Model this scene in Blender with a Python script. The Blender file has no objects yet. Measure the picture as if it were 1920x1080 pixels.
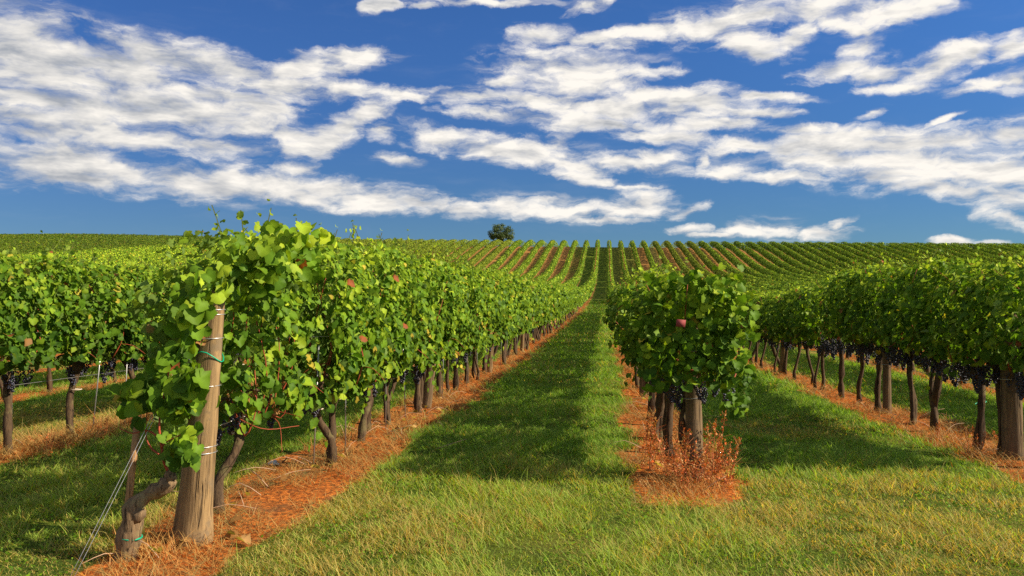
import bpy, math, random
import numpy as np
from mathutils import Vector, Matrix

scene = bpy.context.scene
COL = scene.collection
R = math.radians

# ------------------------------------------------------------------ camera, sky, sun, exposure
CAM_H = 1.6
YAW = R(6.77)
cam_d = bpy.data.cameras.new("camera")
cam = bpy.data.objects.new("camera", cam_d)
COL.objects.link(cam)
cam.location = (0, 0, CAM_H)
cam.rotation_euler = (R(90), 0, YAW)
cam_d.sensor_width = 36
cam_d.lens = 28.12
cam_d.clip_end = 3000
cam_d.clip_start = 0.05
scene.camera = cam

SUN_EL, SUN_AZ = R(34.5), R(95)          # azimuth clockwise from +Y (the row direction)
sun_d = bpy.data.lights.new("sun", 'SUN')
sun_d.energy = 5.0
sun_d.angle = R(0.55)
sun_d.color = (1.0, 0.865, 0.66)
sun = bpy.data.objects.new("sun", sun_d)
COL.objects.link(sun)
sdir = Vector((math.sin(SUN_AZ)*math.cos(SUN_EL), math.cos(SUN_AZ)*math.cos(SUN_EL), math.sin(SUN_EL)))
sun.rotation_euler = (-sdir).to_track_quat('-Z', 'Y').to_euler()
sun.location = (20, -5, 30)

scene.view_settings.view_transform = 'Standard'
scene.view_settings.look = 'None'
scene.view_settings.exposure = 0.92
scene.view_settings.gamma = 1
scene.view_settings.use_curve_mapping = False
cy = scene.cycles
cy.max_bounces = 6
cy.diffuse_bounces = 2
cy.glossy_bounces = 2
cy.transmission_bounces = 3
cy.transparent_max_bounces = 4
cy.use_denoising = False
cy.caustics_reflective = False
cy.caustics_refractive = False

def px_az_el(px, py):
    a = math.atan((px-960)/1500.0)
    return a - YAW, math.atan((540-py)/1500.0*math.cos(a))

BLOBS = [  # px, py, rx, ry, tilt (down to the right): where the cloud banks hang
 (30,95,200,75,12),(200,125,180,45,8),(330,110,150,32,5),(430,130,150,28,8),(520,160,150,22,4),(640,108,110,16,-6),(560,130,120,18,-8),(660,170,120,14,2),(90,190,200,28,3),
 (60,225,120,25,6),(170,215,60,28,-20),(300,215,110,30,-4),(380,215,60,26,-15),(480,200,110,16,4),(420,175,120,14,4),(270,262,130,22,6),(400,275,120,16,3),(560,252,55,16,-5),
 (600,260,90,30,-25),(690,215,55,25,-35),(640,240,70,28,-28),(720,245,25,18,0),(60,250,60,14,0),(60,305,80,34,0),(120,290,25,30,-60),(235,325,85,30,5),(160,335,100,14,5),
 (330,345,110,24,8),(420,345,70,30,-15),(560,315,50,12,0),(500,350,110,28,-4),(560,365,120,24,6),(690,375,100,26,6),(780,375,80,24,8),(860,390,90,18,4),(960,385,80,22,2),
 (1060,395,90,20,2),(1020,375,50,12,0),(1210,380,52,26,-5),(1190,395,100,12,0),(1290,397,38,9,-15),(1130,412,100,5,0),(1080,135,135,38,4),(1200,138,80,9,0),(960,150,60,10,-5),
 (1010,65,65,18,4),(760,180,90,7,3),(870,180,110,16,3),(1000,185,120,10,2),(930,215,110,10,4),(1120,200,180,20,-2),(1250,185,140,24,0),(1330,195,90,24,12),(1430,210,60,8,6),
 (1150,235,160,16,4),(1240,255,120,12,4),(1350,230,130,14,6),(820,255,70,28,10),(930,280,100,24,8),(1050,270,40,20,-20),(1060,305,90,14,15),(1110,335,90,10,12),(1190,310,90,16,8),
 (1230,295,50,14,0),(745,297,45,10,5),(1190,348,60,5,0),(1315,300,14,14,0),(1400,275,100,22,5),(1550,260,150,18,2),(1650,275,180,24,4),(1800,265,110,24,-3),(1895,255,50,26,0),
 (1550,300,200,20,5),(1720,310,200,28,8),(1850,320,120,36,8),(1640,330,90,14,10),(1780,355,120,18,14),(1880,370,80,24,20),(1900,410,50,14,20),(1450,330,90,12,4),(1380,320,70,16,0),
 (1500,245,120,10,3),(1130,70,80,10,-6),(1230,58,110,22,-12),(1330,50,130,28,-4),(1400,35,140,28,-4),(1400,85,90,22,18),(1430,105,70,10,10),(1490,70,55,20,-30),(1530,15,120,26,0),
 (1640,20,100,30,4),(1580,45,60,14,20),(1720,20,60,10,-25),(1610,95,40,18,-30),(1570,130,75,16,-8),(1640,140,50,16,10),(1690,160,70,9,0),(1780,110,75,22,-20),(1730,135,80,20,-10),
 (1830,95,30,22,0),(1905,85,28,22,-30),(1870,155,65,11,-4),(1900,150,30,18,0),(712,10,32,14,-15),(735,5,15,8,0),(790,9,28,6,0),(900,4,140,6,0),(1100,10,55,12,-15),
 (1460,428,70,18,4),(1530,436,60,12,0),(1570,420,28,6,-25),(1400,436,60,8,0),(1290,430,36,8,0),(1340,440,50,4,0),(1780,452,36,7,0),(1860,455,30,3,0),(1640,212,30,6,-18),
 (1775,222,34,5,-20),(1430,180,90,7,8),
 (1720,305,250,46,6),(1500,275,190,28,3),(1080,138,165,46,3),(1160,205,240,32,2),(80,115,220,78,10),(340,205,230,44,4),(100,308,150,42,4),(340,340,180,32,5),(600,355,170,26,5),(1000,285,150,26,8),
]

world = bpy.data.worlds.new("World")
scene.world = world
world.use_nodes = True
try:
    world.cycles.sampling_method = 'MANUAL'
    world.cycles.sample_map_resolution = 512
except Exception:
    pass
nt = world.node_tree
nt.nodes.clear()

class NB:
    """small helper to write node trees"""
    def __init__(s, t): s.t = t
    def n(s, typ, ins=None, **kw):
        nd = s.t.nodes.new(typ)
        for k, v in kw.items(): setattr(nd, k, v)
        for k, v in (ins or {}).items(): s.set(nd, k, v)
        return nd
    def set(s, nd, k, v):
        sock = nd.inputs[k]
        if isinstance(v, bpy.types.NodeSocket): s.t.links.new(v, sock)
        elif isinstance(v, bpy.types.Node): s.t.links.new(v.outputs[0], sock)
        else: sock.default_value = v
    def m(s, op, a, b=None, c=None, clamp=False):
        ins = {0: a}
        if b is not None: ins[1] = b
        if c is not None: ins[2] = c
        return s.n('ShaderNodeMath', ins, operation=op, use_clamp=clamp).outputs[0]
    def vm(s, op, a, b=None):
        ins = {0: a}
        if b is not None: ins[1] = b
        nd = s.n('ShaderNodeVectorMath', ins, operation=op)
        return nd.outputs[0]
    def mix(s, f, a, b, blend='MIX'):
        nd = s.n('ShaderNodeMix', data_type='RGBA', blend_type=blend)
        s.set(nd, 0, f); s.set(nd, 6, a); s.set(nd, 7, b)
        return nd.outputs[2]
    def sstep(s, v, lo, hi, a=0.0, b=1.0):
        return s.n('ShaderNodeMapRange', {0: v, 1: lo, 2: hi, 3: a, 4: b}, interpolation_type='SMOOTHSTEP').outputs[0]
    def noise(s, vec, scale, detail=4, rough=.5, dist=0.0):
        nd = s.n('ShaderNodeTexNoise', {'Scale': scale, 'Detail': detail, 'Roughness': rough, 'Distortion': dist})
        if vec is not None: s.set(nd, 'Vector', vec)
        return nd.outputs[0]

b = NB(nt)
sky = b.n('ShaderNodeTexSky', sky_type='NISHITA', sun_disc=False, sun_elevation=SUN_EL, sun_rotation=SUN_AZ,
          altitude=1200, air_density=1.0, dust_density=0.15, ozone_density=4.0)
tc = b.n('ShaderNodeTexCoord')
sep = b.n('ShaderNodeSeparateXYZ', {0: tc.outputs['Generated']})
az = b.m('ARCTAN2', sep.outputs[0], sep.outputs[1])
el = b.m('ARCSINE', sep.outputs[2])
P = b.n('ShaderNodeCombineXYZ', {0: az, 1: el, 2: 0.0}).outputs[0]
# ragged edges: bend the coordinates a little
wn = b.n('ShaderNodeTexNoise', {'Vector': P, 'Scale': 22.0, 'Detail': 5.0, 'Roughness': .6})
wv = b.vm('SUBTRACT', wn.outputs[1], (.5, .5, .5))
Pw = b.vm('ADD', P, b.vm('MULTIPLY', wv, (.045, .020, 0)))
D = None
for (px, py, rx, ry, tilt) in BLOBS:
    a_, e_ = px_az_el(px, py)
    mp = b.n('ShaderNodeMapping', {'Vector': Pw, 'Location': (a_, e_, 0), 'Rotation': (0, 0, R(-tilt)),
                                   'Scale': ((rx*1.42+3)/1500, (ry*1.42+3)/1500, 1)}, vector_type='TEXTURE')
    g = b.n('ShaderNodeTexGradient', {0: mp.outputs[0]}, gradient_type='SPHERICAL').outputs[1]
    D = g if D is None else b.m('SMOOTH_MAX', D, g, .06)
# clouds for the part of the sky beside, above and behind the view
out_l = b.sstep(b.m('ABSOLUTE', b.m('ADD', az, float(YAW))), .62, .85)
out_u = b.sstep(el, .40, .52)
outm = b.m('MAXIMUM', out_l, out_u)
gen = b.noise(b.vm('MULTIPLY', P, (1.0, 2.4, 1)), 3.0, 3, .5)
D = b.m('ADD', D, b.m('MULTIPLY', outm, b.sstep(gen, .36, .66, 0, .9)))

def fbm(vec, det):
    st = b.n('ShaderNodeMapping', {'Vector': vec, 'Rotation': (0, 0, R(7)), 'Scale': (13, 40, 1)})
    big = b.noise(st.outputs[0], 1.0, det, .64, .25)
    st2 = b.n('ShaderNodeMapping', {'Vector': vec, 'Rotation': (0, 0, R(4)), 'Scale': (24, 44, 1), 'Location': (3, 7, 0)})
    vo = b.n('ShaderNodeTexVoronoi', {'Vector': st2.outputs[0], 'Scale': 1.0, 'Detail': 3.0 if det > 5 else 0.0, 'Roughness': .55, 'Smoothness': .6}, feature='SMOOTH_F1', normalize=True)
    bil = b.m('SUBTRACT', .95, vo.outputs['Distance'])
    return b.m('ADD', b.m('MULTIPLY', big, .70), b.m('MULTIPLY', bil, .30))
N0 = fbm(Pw, 8.0)
L0 = fbm(P, 4.0)
L1 = fbm(b.vm('ADD', P, (.012, .014, 0)), 4.0)
dens = b.m('MULTIPLY_ADD', b.m('SUBTRACT', N0, .555), 3.3, D)
alpha = b.sstep(dens, .08, .90)
alpha = b.m('MULTIPLY', alpha, b.sstep(D, .03, .25))
# thin veil that streaks between the banks
veil = b.noise(b.n('ShaderNodeMapping', {'Vector': Pw, 'Scale': (5, 30, 1), 'Rotation': (0, 0, R(8)), 'Location': (4, 1, 0)}).outputs[0], 1.0, 6, .62)
veil = b.m('MULTIPLY', b.sstep(veil, .50, .75), b.sstep(D, .01, .33, 0, .74))
alpha = b.m('MAXIMUM', alpha, veil)
lit = b.m('SUBTRACT', L0, L1)
fine = b.m('SUBTRACT', N0, .55)
thick = b.sstep(dens, .45, 1.0)
streak = b.noise(b.n('ShaderNodeMapping', {'Vector': Pw, 'Scale': (6, 34, 1), 'Rotation': (0, 0, R(5))}).outputs[0], 1.0, 4, .55)
shade = b.m('MULTIPLY_ADD', lit, 2.6, .74)
shade = b.m('MULTIPLY_ADD', fine, .55, shade)
shade = b.m('SUBTRACT', shade, b.m('MULTIPLY', b.m('MULTIPLY', b.sstep(streak, .48, .70), thick), .55))
shade = b.m('ADD', shade, b.sstep(az, -.70, -.10, -.26, .06), clamp=True)
ccol = b.mix(shade, (3.4, 3.65, 4.1, 1), (8.9, 8.45, 7.75, 1))
# the deep polarised blue of the photograph: strongest at right angles to the sun
dt = b.n('ShaderNodeVectorMath', {0: tc.outputs['Generated'], 1: tuple(sdir)}, operation='DOT_PRODUCT').outputs[1]
pol = b.m('SUBTRACT', 1.0, b.m('MULTIPLY', dt, dt))
grade = b.mix(b.sstep(el, .0, .36), (.265, .395, .55, 1), (.37, .62, .98, 1))
grade = b.mix(b.sstep(pol, .30, .72), (2.1, 2.0, 1.8, 1), grade)  # sky away from that deep blue is boosted to add fill light
grade = b.mix(1.0, grade, b.mix(b.sstep(az, -.75, .45), (.95, .93, .93, 1), (1.12, 1.17, 1.12, 1)), 'MULTIPLY')
blue = b.mix(1.0, sky.outputs[0], grade, 'MULTIPLY')
full = b.mix(alpha, blue, ccol)
bg = b.n('ShaderNodeBackground', {'Color': full, 'Strength': .0605})
wo = b.n('ShaderNodeOutputWorld', {0: bg.outputs[0]})

# ------------------------------------------------------------------ helpers
rng = np.random.default_rng(11)

def hash2(ix, iy, seed):
    h = (ix.astype(np.int64)*374761393 + iy.astype(np.int64)*668265263 + seed*974634777) & 0xffffffff
    h = ((h ^ (h >> 13))*1274126177) & 0xffffffff
    return ((h ^ (h >> 16)) & 0xffff)/65535.0
def vnoise(x, y, seed=0):
    x = np.asarray(x, float); y = np.asarray(y, float)
    ix = np.floor(x); iy = np.floor(y); fx = x-ix; fy = y-iy
    fx = fx*fx*(3-2*fx); fy = fy*fy*(3-2*fy)
    a = hash2(ix, iy, seed); b_ = hash2(ix+1, iy, seed); c = hash2(ix, iy+1, seed); d = hash2(ix+1, iy+1, seed)
    return a*(1-fx)*(1-fy)+b_*fx*(1-fy)+c*(1-fx)*fy+d*fx*fy
def fnoise(x, y, seed=0, oct=3):
    s = 0; a = .5; t = 0
    for i in range(oct):
        s = s + a*vnoise(x*2**i, y*2**i, seed+i*17); t += a; a *= .5
    return s/t
def sm(x, a, c):
    t = np.clip((x-a)/(c-a), 0, 1); return t*t*(3-2*t)
def unit(v):
    return v/np.maximum(np.linalg.norm(v, axis=-1, keepdims=True), 1e-9)

def make_mesh(name, V, F, col=None, smooth=False, mat=None, attrs=None):
    """V (n,3); F (m,k) with constant k, or a list of such arrays"""
    Fs = F if isinstance(F, list) else [F]
    me = bpy.data.meshes.new(name)
    V = np.ascontiguousarray(V, np.float32)
    me.vertices.add(len(V)); me.vertices.foreach_set('co', V.ravel())
    loops = np.concatenate([f.ravel() for f in Fs]).astype(np.int32)
    tot = np.concatenate([np.full(len(f), f.shape[1], np.int32) for f in Fs])
    st = np.concatenate([[0], np.cumsum(tot)[:-1]]).astype(np.int32)
    me.loops.add(len(loops)); me.loops.foreach_set('vertex_index', loops)
    me.polygons.add(len(tot)); me.polygons.foreach_set('loop_start', st)
    try: me.polygons.foreach_set('loop_total', tot)
    except Exception: pass
    me.update(calc_edges=True)
    if smooth: me.polygons.foreach_set('use_smooth', np.ones(len(tot), bool))
    if col is not None:
        a = me.attributes.new('Col', 'FLOAT_COLOR', 'POINT')
        c4 = np.ones((len(V), 4), np.float32); c4[:, :3] = col
        a.data.foreach_set('color', c4.ravel())
    for k, v in (attrs or {}).items():
        a = me.attributes.new(k, 'FLOAT', 'POINT'); a.data.foreach_set('value', np.asarray(v, np.float32))
    if mat: me.materials.append(mat)
    return me

class MB:
    """collects pieces into one mesh"""
    def __init__(s): s.V = []; s.Q = []; s.T = []; s.n = 0
    def add(s, V, Q=None, T=None):
        V = np.asarray(V, float)
        s.V.append(V)
        if Q is not None and len(Q): s.Q.append(np.asarray(Q)+s.n)
        if T is not None and len(T): s.T.append(np.asarray(T)+s.n)
        s.n += len(V)
    def mesh(s, name, mat, smooth=True):
        F = []
        if s.Q: F.append(np.concatenate(s.Q))
        if s.T: F.append(np.concatenate(s.T))
        return make_mesh(name, np.concatenate(s.V), F, smooth=smooth, mat=mat)

def tube(mb, pts, rad, seg=8, rough=0.0, r_=None, cap=True):
    pts = np.asarray(pts, float); rad = np.broadcast_to(np.asarray(rad, float), (len(pts),))
    tan = np.gradient(pts, axis=0); tan = unit(tan)
    ref = np.array([1., 0, 0]) if abs(tan[0][0]) < .8 else np.array([0, 1., 0])
    V = []; th = np.linspace(0, 2*np.pi, seg, endpoint=False)
    u = ref
    for i in range(len(pts)):
        u = u-tan[i]*np.dot(u, tan[i]); u = u/np.linalg.norm(u); v = np.cross(tan[i], u)
        rr = rad[i]*np.ones(seg)
        if rough and r_ is not None: rr = rr*(1+rough*(r_.random(seg)-.5)*2)
        V.append(pts[i]+rr[:, None]*(np.cos(th)[:, None]*u+np.sin(th)[:, None]*v))
    V = np.concatenate(V); Q = []; n = len(pts)
    i = np.arange(seg); j = (i+1) % seg
    for k in range(n-1): Q.append(np.stack([k*seg+i, k*seg+j, (k+1)*seg+j, (k+1)*seg+i], 1))
    T = None
    if cap:
        V = np.concatenate([V, pts[:1], pts[-1:]])
        T = np.concatenate([np.stack([j, i, np.full(seg, n*seg)], 1),
                            np.stack([(n-1)*seg+i, (n-1)*seg+j, np.full(seg, n*seg+1)], 1)])
    mb.add(V, np.concatenate(Q), T)

def spline(pts, n):
    pts = np.asarray(pts, float); m = len(pts)
    P_ = np.vstack([2*pts[0]-pts[1], pts, 2*pts[-1]-pts[-2]])
    out = []
    for t in np.linspace(0, m-1-1e-6, n):
        i = int(t); f = t-i; p0, p1, p2, p3 = P_[i], P_[i+1], P_[i+2], P_[i+3]
        out.append(.5*((2*p1)+(-p0+p2)*f+(2*p0-5*p1+4*p2-p3)*f*f+(-p0+3*p1-3*p2+p3)*f**3))
    return np.array(out)

def link(name, me, parent=None, loc=None):
    o = bpy.data.objects.new(name, me); COL.objects.link(o)
    if parent: o.parent = parent
    if loc is not None: o.location = loc
    return o
def empty(name, loc, rz=0):
    o = bpy.data.objects.new(name, None); COL.objects.link(o)
    o.location = loc; o.rotation_euler = (0, 0, rz); o.empty_display_size = .2
    return o
def tag(o, label, cat, group=None, kind=None):
    o['label'] = label; o['category'] = cat
    if group: o['group'] = group
    if kind: o['kind'] = kind
    return o

def mat(name):
    m = bpy.data.materials.new(name); m.use_nodes = True
    m.node_tree.nodes.clear()
    return m, NB(m.node_tree)
def out(nb, sh): nb.n('ShaderNodeOutputMaterial', {0: sh})

# ------------------------------------------------------------------ materials
def leaf_mat(name, trans=.36, gloss=.007):
    m, n = mat(name)
    a = n.n('ShaderNodeAttribute', attribute_name='Col')
    geo = n.n('ShaderNodeNewGeometry')
    back = n.mix(n.m('MULTIPLY', geo.outputs['Backfacing'], .45), a.outputs[0], (.20, .27, .09, 1))
    nz = n.noise(n.n('ShaderNodeTexCoord').outputs['Object'], 38, 3, .6)
    c = n.mix(.5, back, n.mix(nz, (.55, .55, .5, 1), (1.35, 1.3, 1.2, 1)), 'MULTIPLY')
    c = n.mix(.5, back, c)
    d = n.n('ShaderNodeBsdfDiffuse', {0: c})
    tcol = n.mix(1.0, c, (1.45, 1.5, .5, 1), 'MULTIPLY')
    t = n.n('ShaderNodeBsdfTranslucent', {0: tcol})
    mx = n.n('ShaderNodeMixShader', {0: trans, 1: d.outputs[0], 2: t.outputs[0]})
    g = n.n('ShaderNodeBsdfGlossy', {0: (1, 1, 1, 1), 'Roughness': .5})
    fr = n.m('MULTIPLY', n.n('ShaderNodeLayerWeight', {0: .35}).outputs[1], gloss*2.2)
    fr = n.m('ADD', fr, gloss*.35)
    mx2 = n.n('ShaderNodeMixShader', {0: fr, 1: mx.outputs[0], 2: g.outputs[0]})
    out(n, mx2.outputs[0]); return m
M_LEAF = leaf_mat('vine_leaf')
M_FAR = leaf_mat('distant_vine_leaf', .16, .008)
M_TREE = leaf_mat('tree_leaf', .22, .03)
M_GRASS = leaf_mat('grass_blade', .40, .008)
M_STRAW = leaf_mat('dead_grass', .22, .02)

def wood_mat(name, c1, c2, c3, sc=(40, 40, 4), bump=.5, rough=.85, patch=None):
    m, n = mat(name)
    tcn = n.n('ShaderNodeTexCoord').outputs['Object']
    mp = n.n('ShaderNodeMapping', {'Vector': tcn, 'Scale': sc}).outputs[0]
    f = n.noise(mp, 1.0, 8, .65, .4)
    f2 = n.noise(tcn, 7.0, 4, .6)
    crack = n.sstep(n.noise(n.n('ShaderNodeMapping', {'Vector': tcn, 'Scale': (sc[0]*.9, sc[1]*.9, sc[2]*.35)}).outputs[0], 1.0, 3, .5), .60, .70)
    c = n.mix(n.sstep(f, .32, .68), c1, c2)
    c = n.mix(n.m('MULTIPLY', crack, .75), c, c3)
    if patch: c = n.mix(n.sstep(f2, .52, .66), c, patch)
    c = n.mix(.55, c, n.mix(f2, (.62, .62, .62, 1), (1.3, 1.3, 1.3, 1)), 'MULTIPLY')
    h = n.m('SUBTRACT', f, n.m('MULTIPLY', crack, .8))
    bp = n.n('ShaderNodeBump', {'Strength': bump, 'Distance': .012, 'Height': h})
    p = n.n('ShaderNodeBsdfPrincipled', {'Base Color': c, 'Roughness': rough, 'Normal': bp.outputs[0]})
    p.inputs['Specular IOR Level'].default_value = .2
    out(n, p.outputs[0]); return m
M_POST = wood_mat('weathered_post', (.31, .20, .092, 1), (.165, .105, .052, 1), (.05, .032, .018, 1), (34, 34, 2.0), .9, .9, (.17, .12, .07, 1))
M_POST2 = wood_mat('grey_post', (.19, .13, .07, 1), (.10, .066, .038, 1), (.025, .017, .01, 1), (34, 34, 2.2), .9, .9, (.09, .065, .04, 1))
M_STAKE = wood_mat('stake_wood', (.42, .24, .11, 1), (.30, .16, .07, 1), (.12, .07, .03, 1), (60, 60, 3), .35)
M_BARK = wood_mat('vine_bark', (.105, .066, .036, 1), (.048, .031, .02, 1), (.012, .008, .006, 1), (55, 55, 7), 1.0, .95, (.11, .088, .04, 1))
M_CANE = wood_mat('red_cane', (.34, .065, .028, 1), (.22, .05, .025, 1), (.12, .03, .015, 1), (60, 60, 8), .2, .55)
M_TRUNK = wood_mat('tree_bark', (.10, .08, .06, 1), (.06, .045, .035, 1), (.02, .015, .01, 1), (6, 6, 1), .6)

def plain(name, c, rough=.5, metal=0.0, spec=.4):
    m, n = mat(name)
    nz = n.noise(n.n('ShaderNodeTexCoord').outputs['Object'], 30, 4, .6)
    cc = n.mix(.6, c, n.mix(nz, (.6, .6, .6, 1), (1.3, 1.3, 1.3, 1)), 'MULTIPLY')
    p = n.n('ShaderNodeBsdfPrincipled', {'Base Color': cc, 'Roughness': rough, 'Metallic': metal})
    p.inputs['Specular IOR Level'].default_value = spec
    out(n, p.outputs[0]); return m
M_WIRE = plain('galvanised_wire', (.42, .42, .42, 1), .4, .8)
M_TIE = plain('green_tie_tape', (.0, .30, .17, 1), .4)
M_WHITE = plain('white_plastic', (.50, .52, .54, 1), .6)
M_RED = plain('red_tag_plastic', (.24, .04, .04, 1), .8)
M_STONE = plain('pale_stone', (.45, .36, .27, 1), .9)
M_RUBBER = plain('pale_rubber_tie', (.5, .42, .33, 1), .7)

m, n = mat('grape_skin')
tcn = n.n('ShaderNodeTexCoord').outputs['Object']
nz = n.noise(tcn, 45, 3, .6)
c = n.mix(n.sstep(nz, .4, .7), (.010, .008, .018, 1), (.045, .05, .09, 1))
p = n.n('ShaderNodeBsdfPrincipled', {'Base Color': c, 'Roughness': .42})
out(n, p.outputs[0]); M_GRAPE = m

# ------------------------------------------------------------------ terrain
SP = 3.3
X0 = -2.65                        # the row just left of the central lane is row 0
def row_x(k): return X0+SP*k
_py = np.array([-100, 0, 6, 12, 20, 40, 70, 100, 130, 150, 165, 180, 195, 210, 225, 236, 246, 258, 280, 350, 600, 1200.])
_pz = np.array([.6, 0, 0, -.15, -.32, -.5, -.5, -.2, .75, 1.7, 2.8, 4.5, 6.9, 9.6, 12.3, 13.6, 13.7, 13.2, 11.5, 5, -8, -20.])
_ty = np.arange(-100, 1200, .5)
_tz = np.interp(_ty, _py, _pz)
_k = np.hanning(15); _k /= _k.sum()
_tz = np.convolve(np.pad(_tz, 7, mode='edge'), _k, mode='valid')
def G(x, y):
    x = np.asarray(x, float); y = np.asarray(y, float)
    z = np.interp(y, _ty, _tz)
    hm = sm(y, 95, 215)
    z = z+hm*(-.0142*np.clip(x, -400, 300)+1.0*np.exp(-((x+165)/45)**2))
    z = z-.022*np.clip(x-1.0, 0, 8)*sm(y, 5, 18)*(1-sm(y, 60, 110))
    nearw = 1-sm(y, 60, 120)
    z = z+nearw*(.05*(fnoise(x*.9, y*.6, 3, 2)-.5)+.035*(fnoise(x*3, y*2.5, 5, 2)-.5))
    # shallow wheel ruts in the lane
    return z
def Gs(x, y): return float(G(np.array([x]), np.array([y]))[0])

ROW_START = {0: 3.0, 1: 5.9, 2: 6.6, -1: 3.0}
def soil_mask(x, y):
    """how bare / burnt-off the ground is: strips under the vines"""
    x = np.asarray(x, float); y = np.asarray(y, float)
    k = np.round((x-X0)/SP); dx = x-(X0+SP*k)
    hw = np.where(k == 0, .47, .40)+.34*(fnoise(y*.55+k*13, k*7.3+x*.3, 21, 3)-.5)+.42*(fnoise(x*3.2, y*2.6, 23, 3)-.5)
    shift = np.where(k == 0, .08, 0)
    s = 1-sm(np.abs(dx-shift), hw-.10, hw+.08)
    st = np.full_like(x, 6.0)
    for kk, v in ROW_START.items(): st = np.where(k == kk, v, st)
    s = s*sm(y, st-.3, st+.6)
    return s

# ground sheet: fine near the camera, coarser far off
xs = np.concatenate([np.arange(-900, -200, 40), np.arange(-200, -14, .55), np.arange(-14, 14, .11), np.arange(14, 140, .55), np.arange(140, 900, 40)])
ys = np.concatenate([np.arange(-90, 1.5, 6), np.arange(1.5, 16, .11), np.arange(16, 45, .3), np.arange(45, 270, 1.5), np.arange(270, 1150, 25)])
GX, GY = np.meshgrid(xs, ys)
gx, gy = GX.ravel(), GY.ravel()
gz = G(gx, gy)
nx, ny = len(xs), len(ys)
i0 = (np.arange(ny-1)[:, None]*nx+np.arange(nx-1)[None, :]).ravel()
quads = np.stack([i0, i0+1, i0+nx+1, i0+nx], 1)
strip = np.floor((gx-X0)/SP)
STRIP = {-8: (.8, .2), -7: (.8, .1), -6: (.85, 0), -5: (.8, 0), -4: (.9, .1), -3: (.95, .2), -2: (.6, .1), -1: (.25, 0), 0: (.0, 0), 1: (.35, .2), 2: (.45, .2), 3: (.9, .1),
         4: (.25, 1), 5: (.9, .35), 6: (.3, 1), 7: (.6, .5), 8: (.7, .2)}
bare = np.full(len(gx), .45); dry = np.full(len(gx), .3)
for s_, (b1, d1) in STRIP.items():
    w_ = strip == s_; bare[w_] = b1; dry[w_] = d1
hillw = sm(gy, 115, 150)
bare = bare*.8*hillw*(.7+.5*fnoise(gx*.4, gy*.08, 31, 2))
dry = dry*hillw
soil = np.maximum(soil_mask(gx, gy), np.clip(bare, 0, 1))
dryn = np.maximum(dry, sm(fnoise(gx*.55, gy*.55, 41, 3), .55, .75)*.7*(1-hillw))

m, n = mat('vineyard_ground')
tcn = n.n('ShaderNodeTexCoord').outputs['Object']
a_soil = n.n('ShaderNodeAttribute', attribute_name='soil').outputs['Fac']
a_dry = n.n('ShaderNodeAttribute', attribute_name='dry').outputs['Fac']
n1 = n.noise(tcn, 1.3, 6, .6); n2 = n.noise(tcn, 22, 5, .65); n3 = n.noise(tcn, 90, 3, .6)
gcol = n.mix(n.sstep(n1, .35, .65), (.045, .085, .010, 1), (.12, .155, .018, 1))
gcol = n.mix(n.m('MULTIPLY', a_dry, .85), gcol, (.30, .21, .065, 1))
gcol = n.mix(.75, gcol, n.mix(n2, (.35, .35, .3, 1), (1.5, 1.5, 1.4, 1)), 'MULTIPLY')
gcol = n.mix(.6, gcol, n.mix(n.sstep(n3, .3, .7), (.4, .4, .35, 1), (1.5, 1.5, 1.4, 1)), 'MULTIPLY')
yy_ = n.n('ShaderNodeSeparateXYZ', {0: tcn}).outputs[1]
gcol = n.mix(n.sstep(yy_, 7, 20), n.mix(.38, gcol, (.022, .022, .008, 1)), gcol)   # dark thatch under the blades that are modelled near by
scol = n.mix(n.sstep(n2, .35, .68), (.12, .040, .014, 1), (.52, .16, .030, 1))
patch = n.noise(tcn, 2.6, 4, .6)
scol = n.mix(n.sstep(patch, .52, .74), scol, n.mix(n2, (.07, .032, .016, 1), (.26, .12, .05, 1)))
hillf = n.sstep(n.n('ShaderNodeSeparateXYZ', {0: tcn}).outputs[1], 70, 130)
scol = n.mix(n.m('MULTIPLY', hillf, .75), scol, n.mix(n2, (.19, .105, .036, 1), (.43, .25, .08, 1)))
scol = n.mix(.7, scol, n.mix(n3, (.5, .45, .4, 1), (1.5, 1.45, 1.4, 1)), 'MULTIPLY')
c = n.mix(n.sstep(n.m('ADD', a_soil, n.m('MULTIPLY_ADD', n2, .6, -.3)), .3, .7), gcol, scol)
hgt = n.m('ADD', n.m('MULTIPLY', n2, .7), n.m('MULTIPLY', n3, .3))
bp = n.n('ShaderNodeBump', {'Strength': .8, 'Distance': .03, 'Height': hgt})
p = n.n('ShaderNodeBsdfPrincipled', {'Base Color': c, 'Roughness': 1.0, 'Normal': bp.outputs[0]})
p.inputs['Specular IOR Level'].default_value = .05
out(n, p.outputs[0]); M_GROUND = m
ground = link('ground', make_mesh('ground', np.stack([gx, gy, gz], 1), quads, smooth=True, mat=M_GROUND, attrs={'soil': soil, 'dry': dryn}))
tag(ground, 'gently dipping vineyard ground rising to the hill, grass lanes and burnt orange strips', 'ground', kind='structure')

# ------------------------------------------------------------------ leaf templates
half = [(.09, -.13), (.31, -.20), (.49, -.02), (.46, .15), (.56, .35), (.40, .50), (.28, .67)]
_out = [(0, 0)]+half+[(0, .81)]+[(-x, y) for x, y in half[::-1]]
T_HI = np.array([(0, .14)]+_out, float)
F_HI = np.array([(0, i, i+1 if i < len(_out) else 1) for i in range(1, len(_out)+1)])
T_MID = np.array([(0, .12), (0, 0), (.38, -.14), (.52, .34), (0, .82), (-.52, .34), (-.38, -.14)], float)
F_MID = np.array([(0, i, i+1 if i < 6 else 1) for i in range(1, 7)])
T_LO = np.array([(0, -.1), (.5, .28), (0, .8), (-.5, .28)], float)
F_LO = np.array([(0, 1, 2), (0, 2, 3)])

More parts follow.
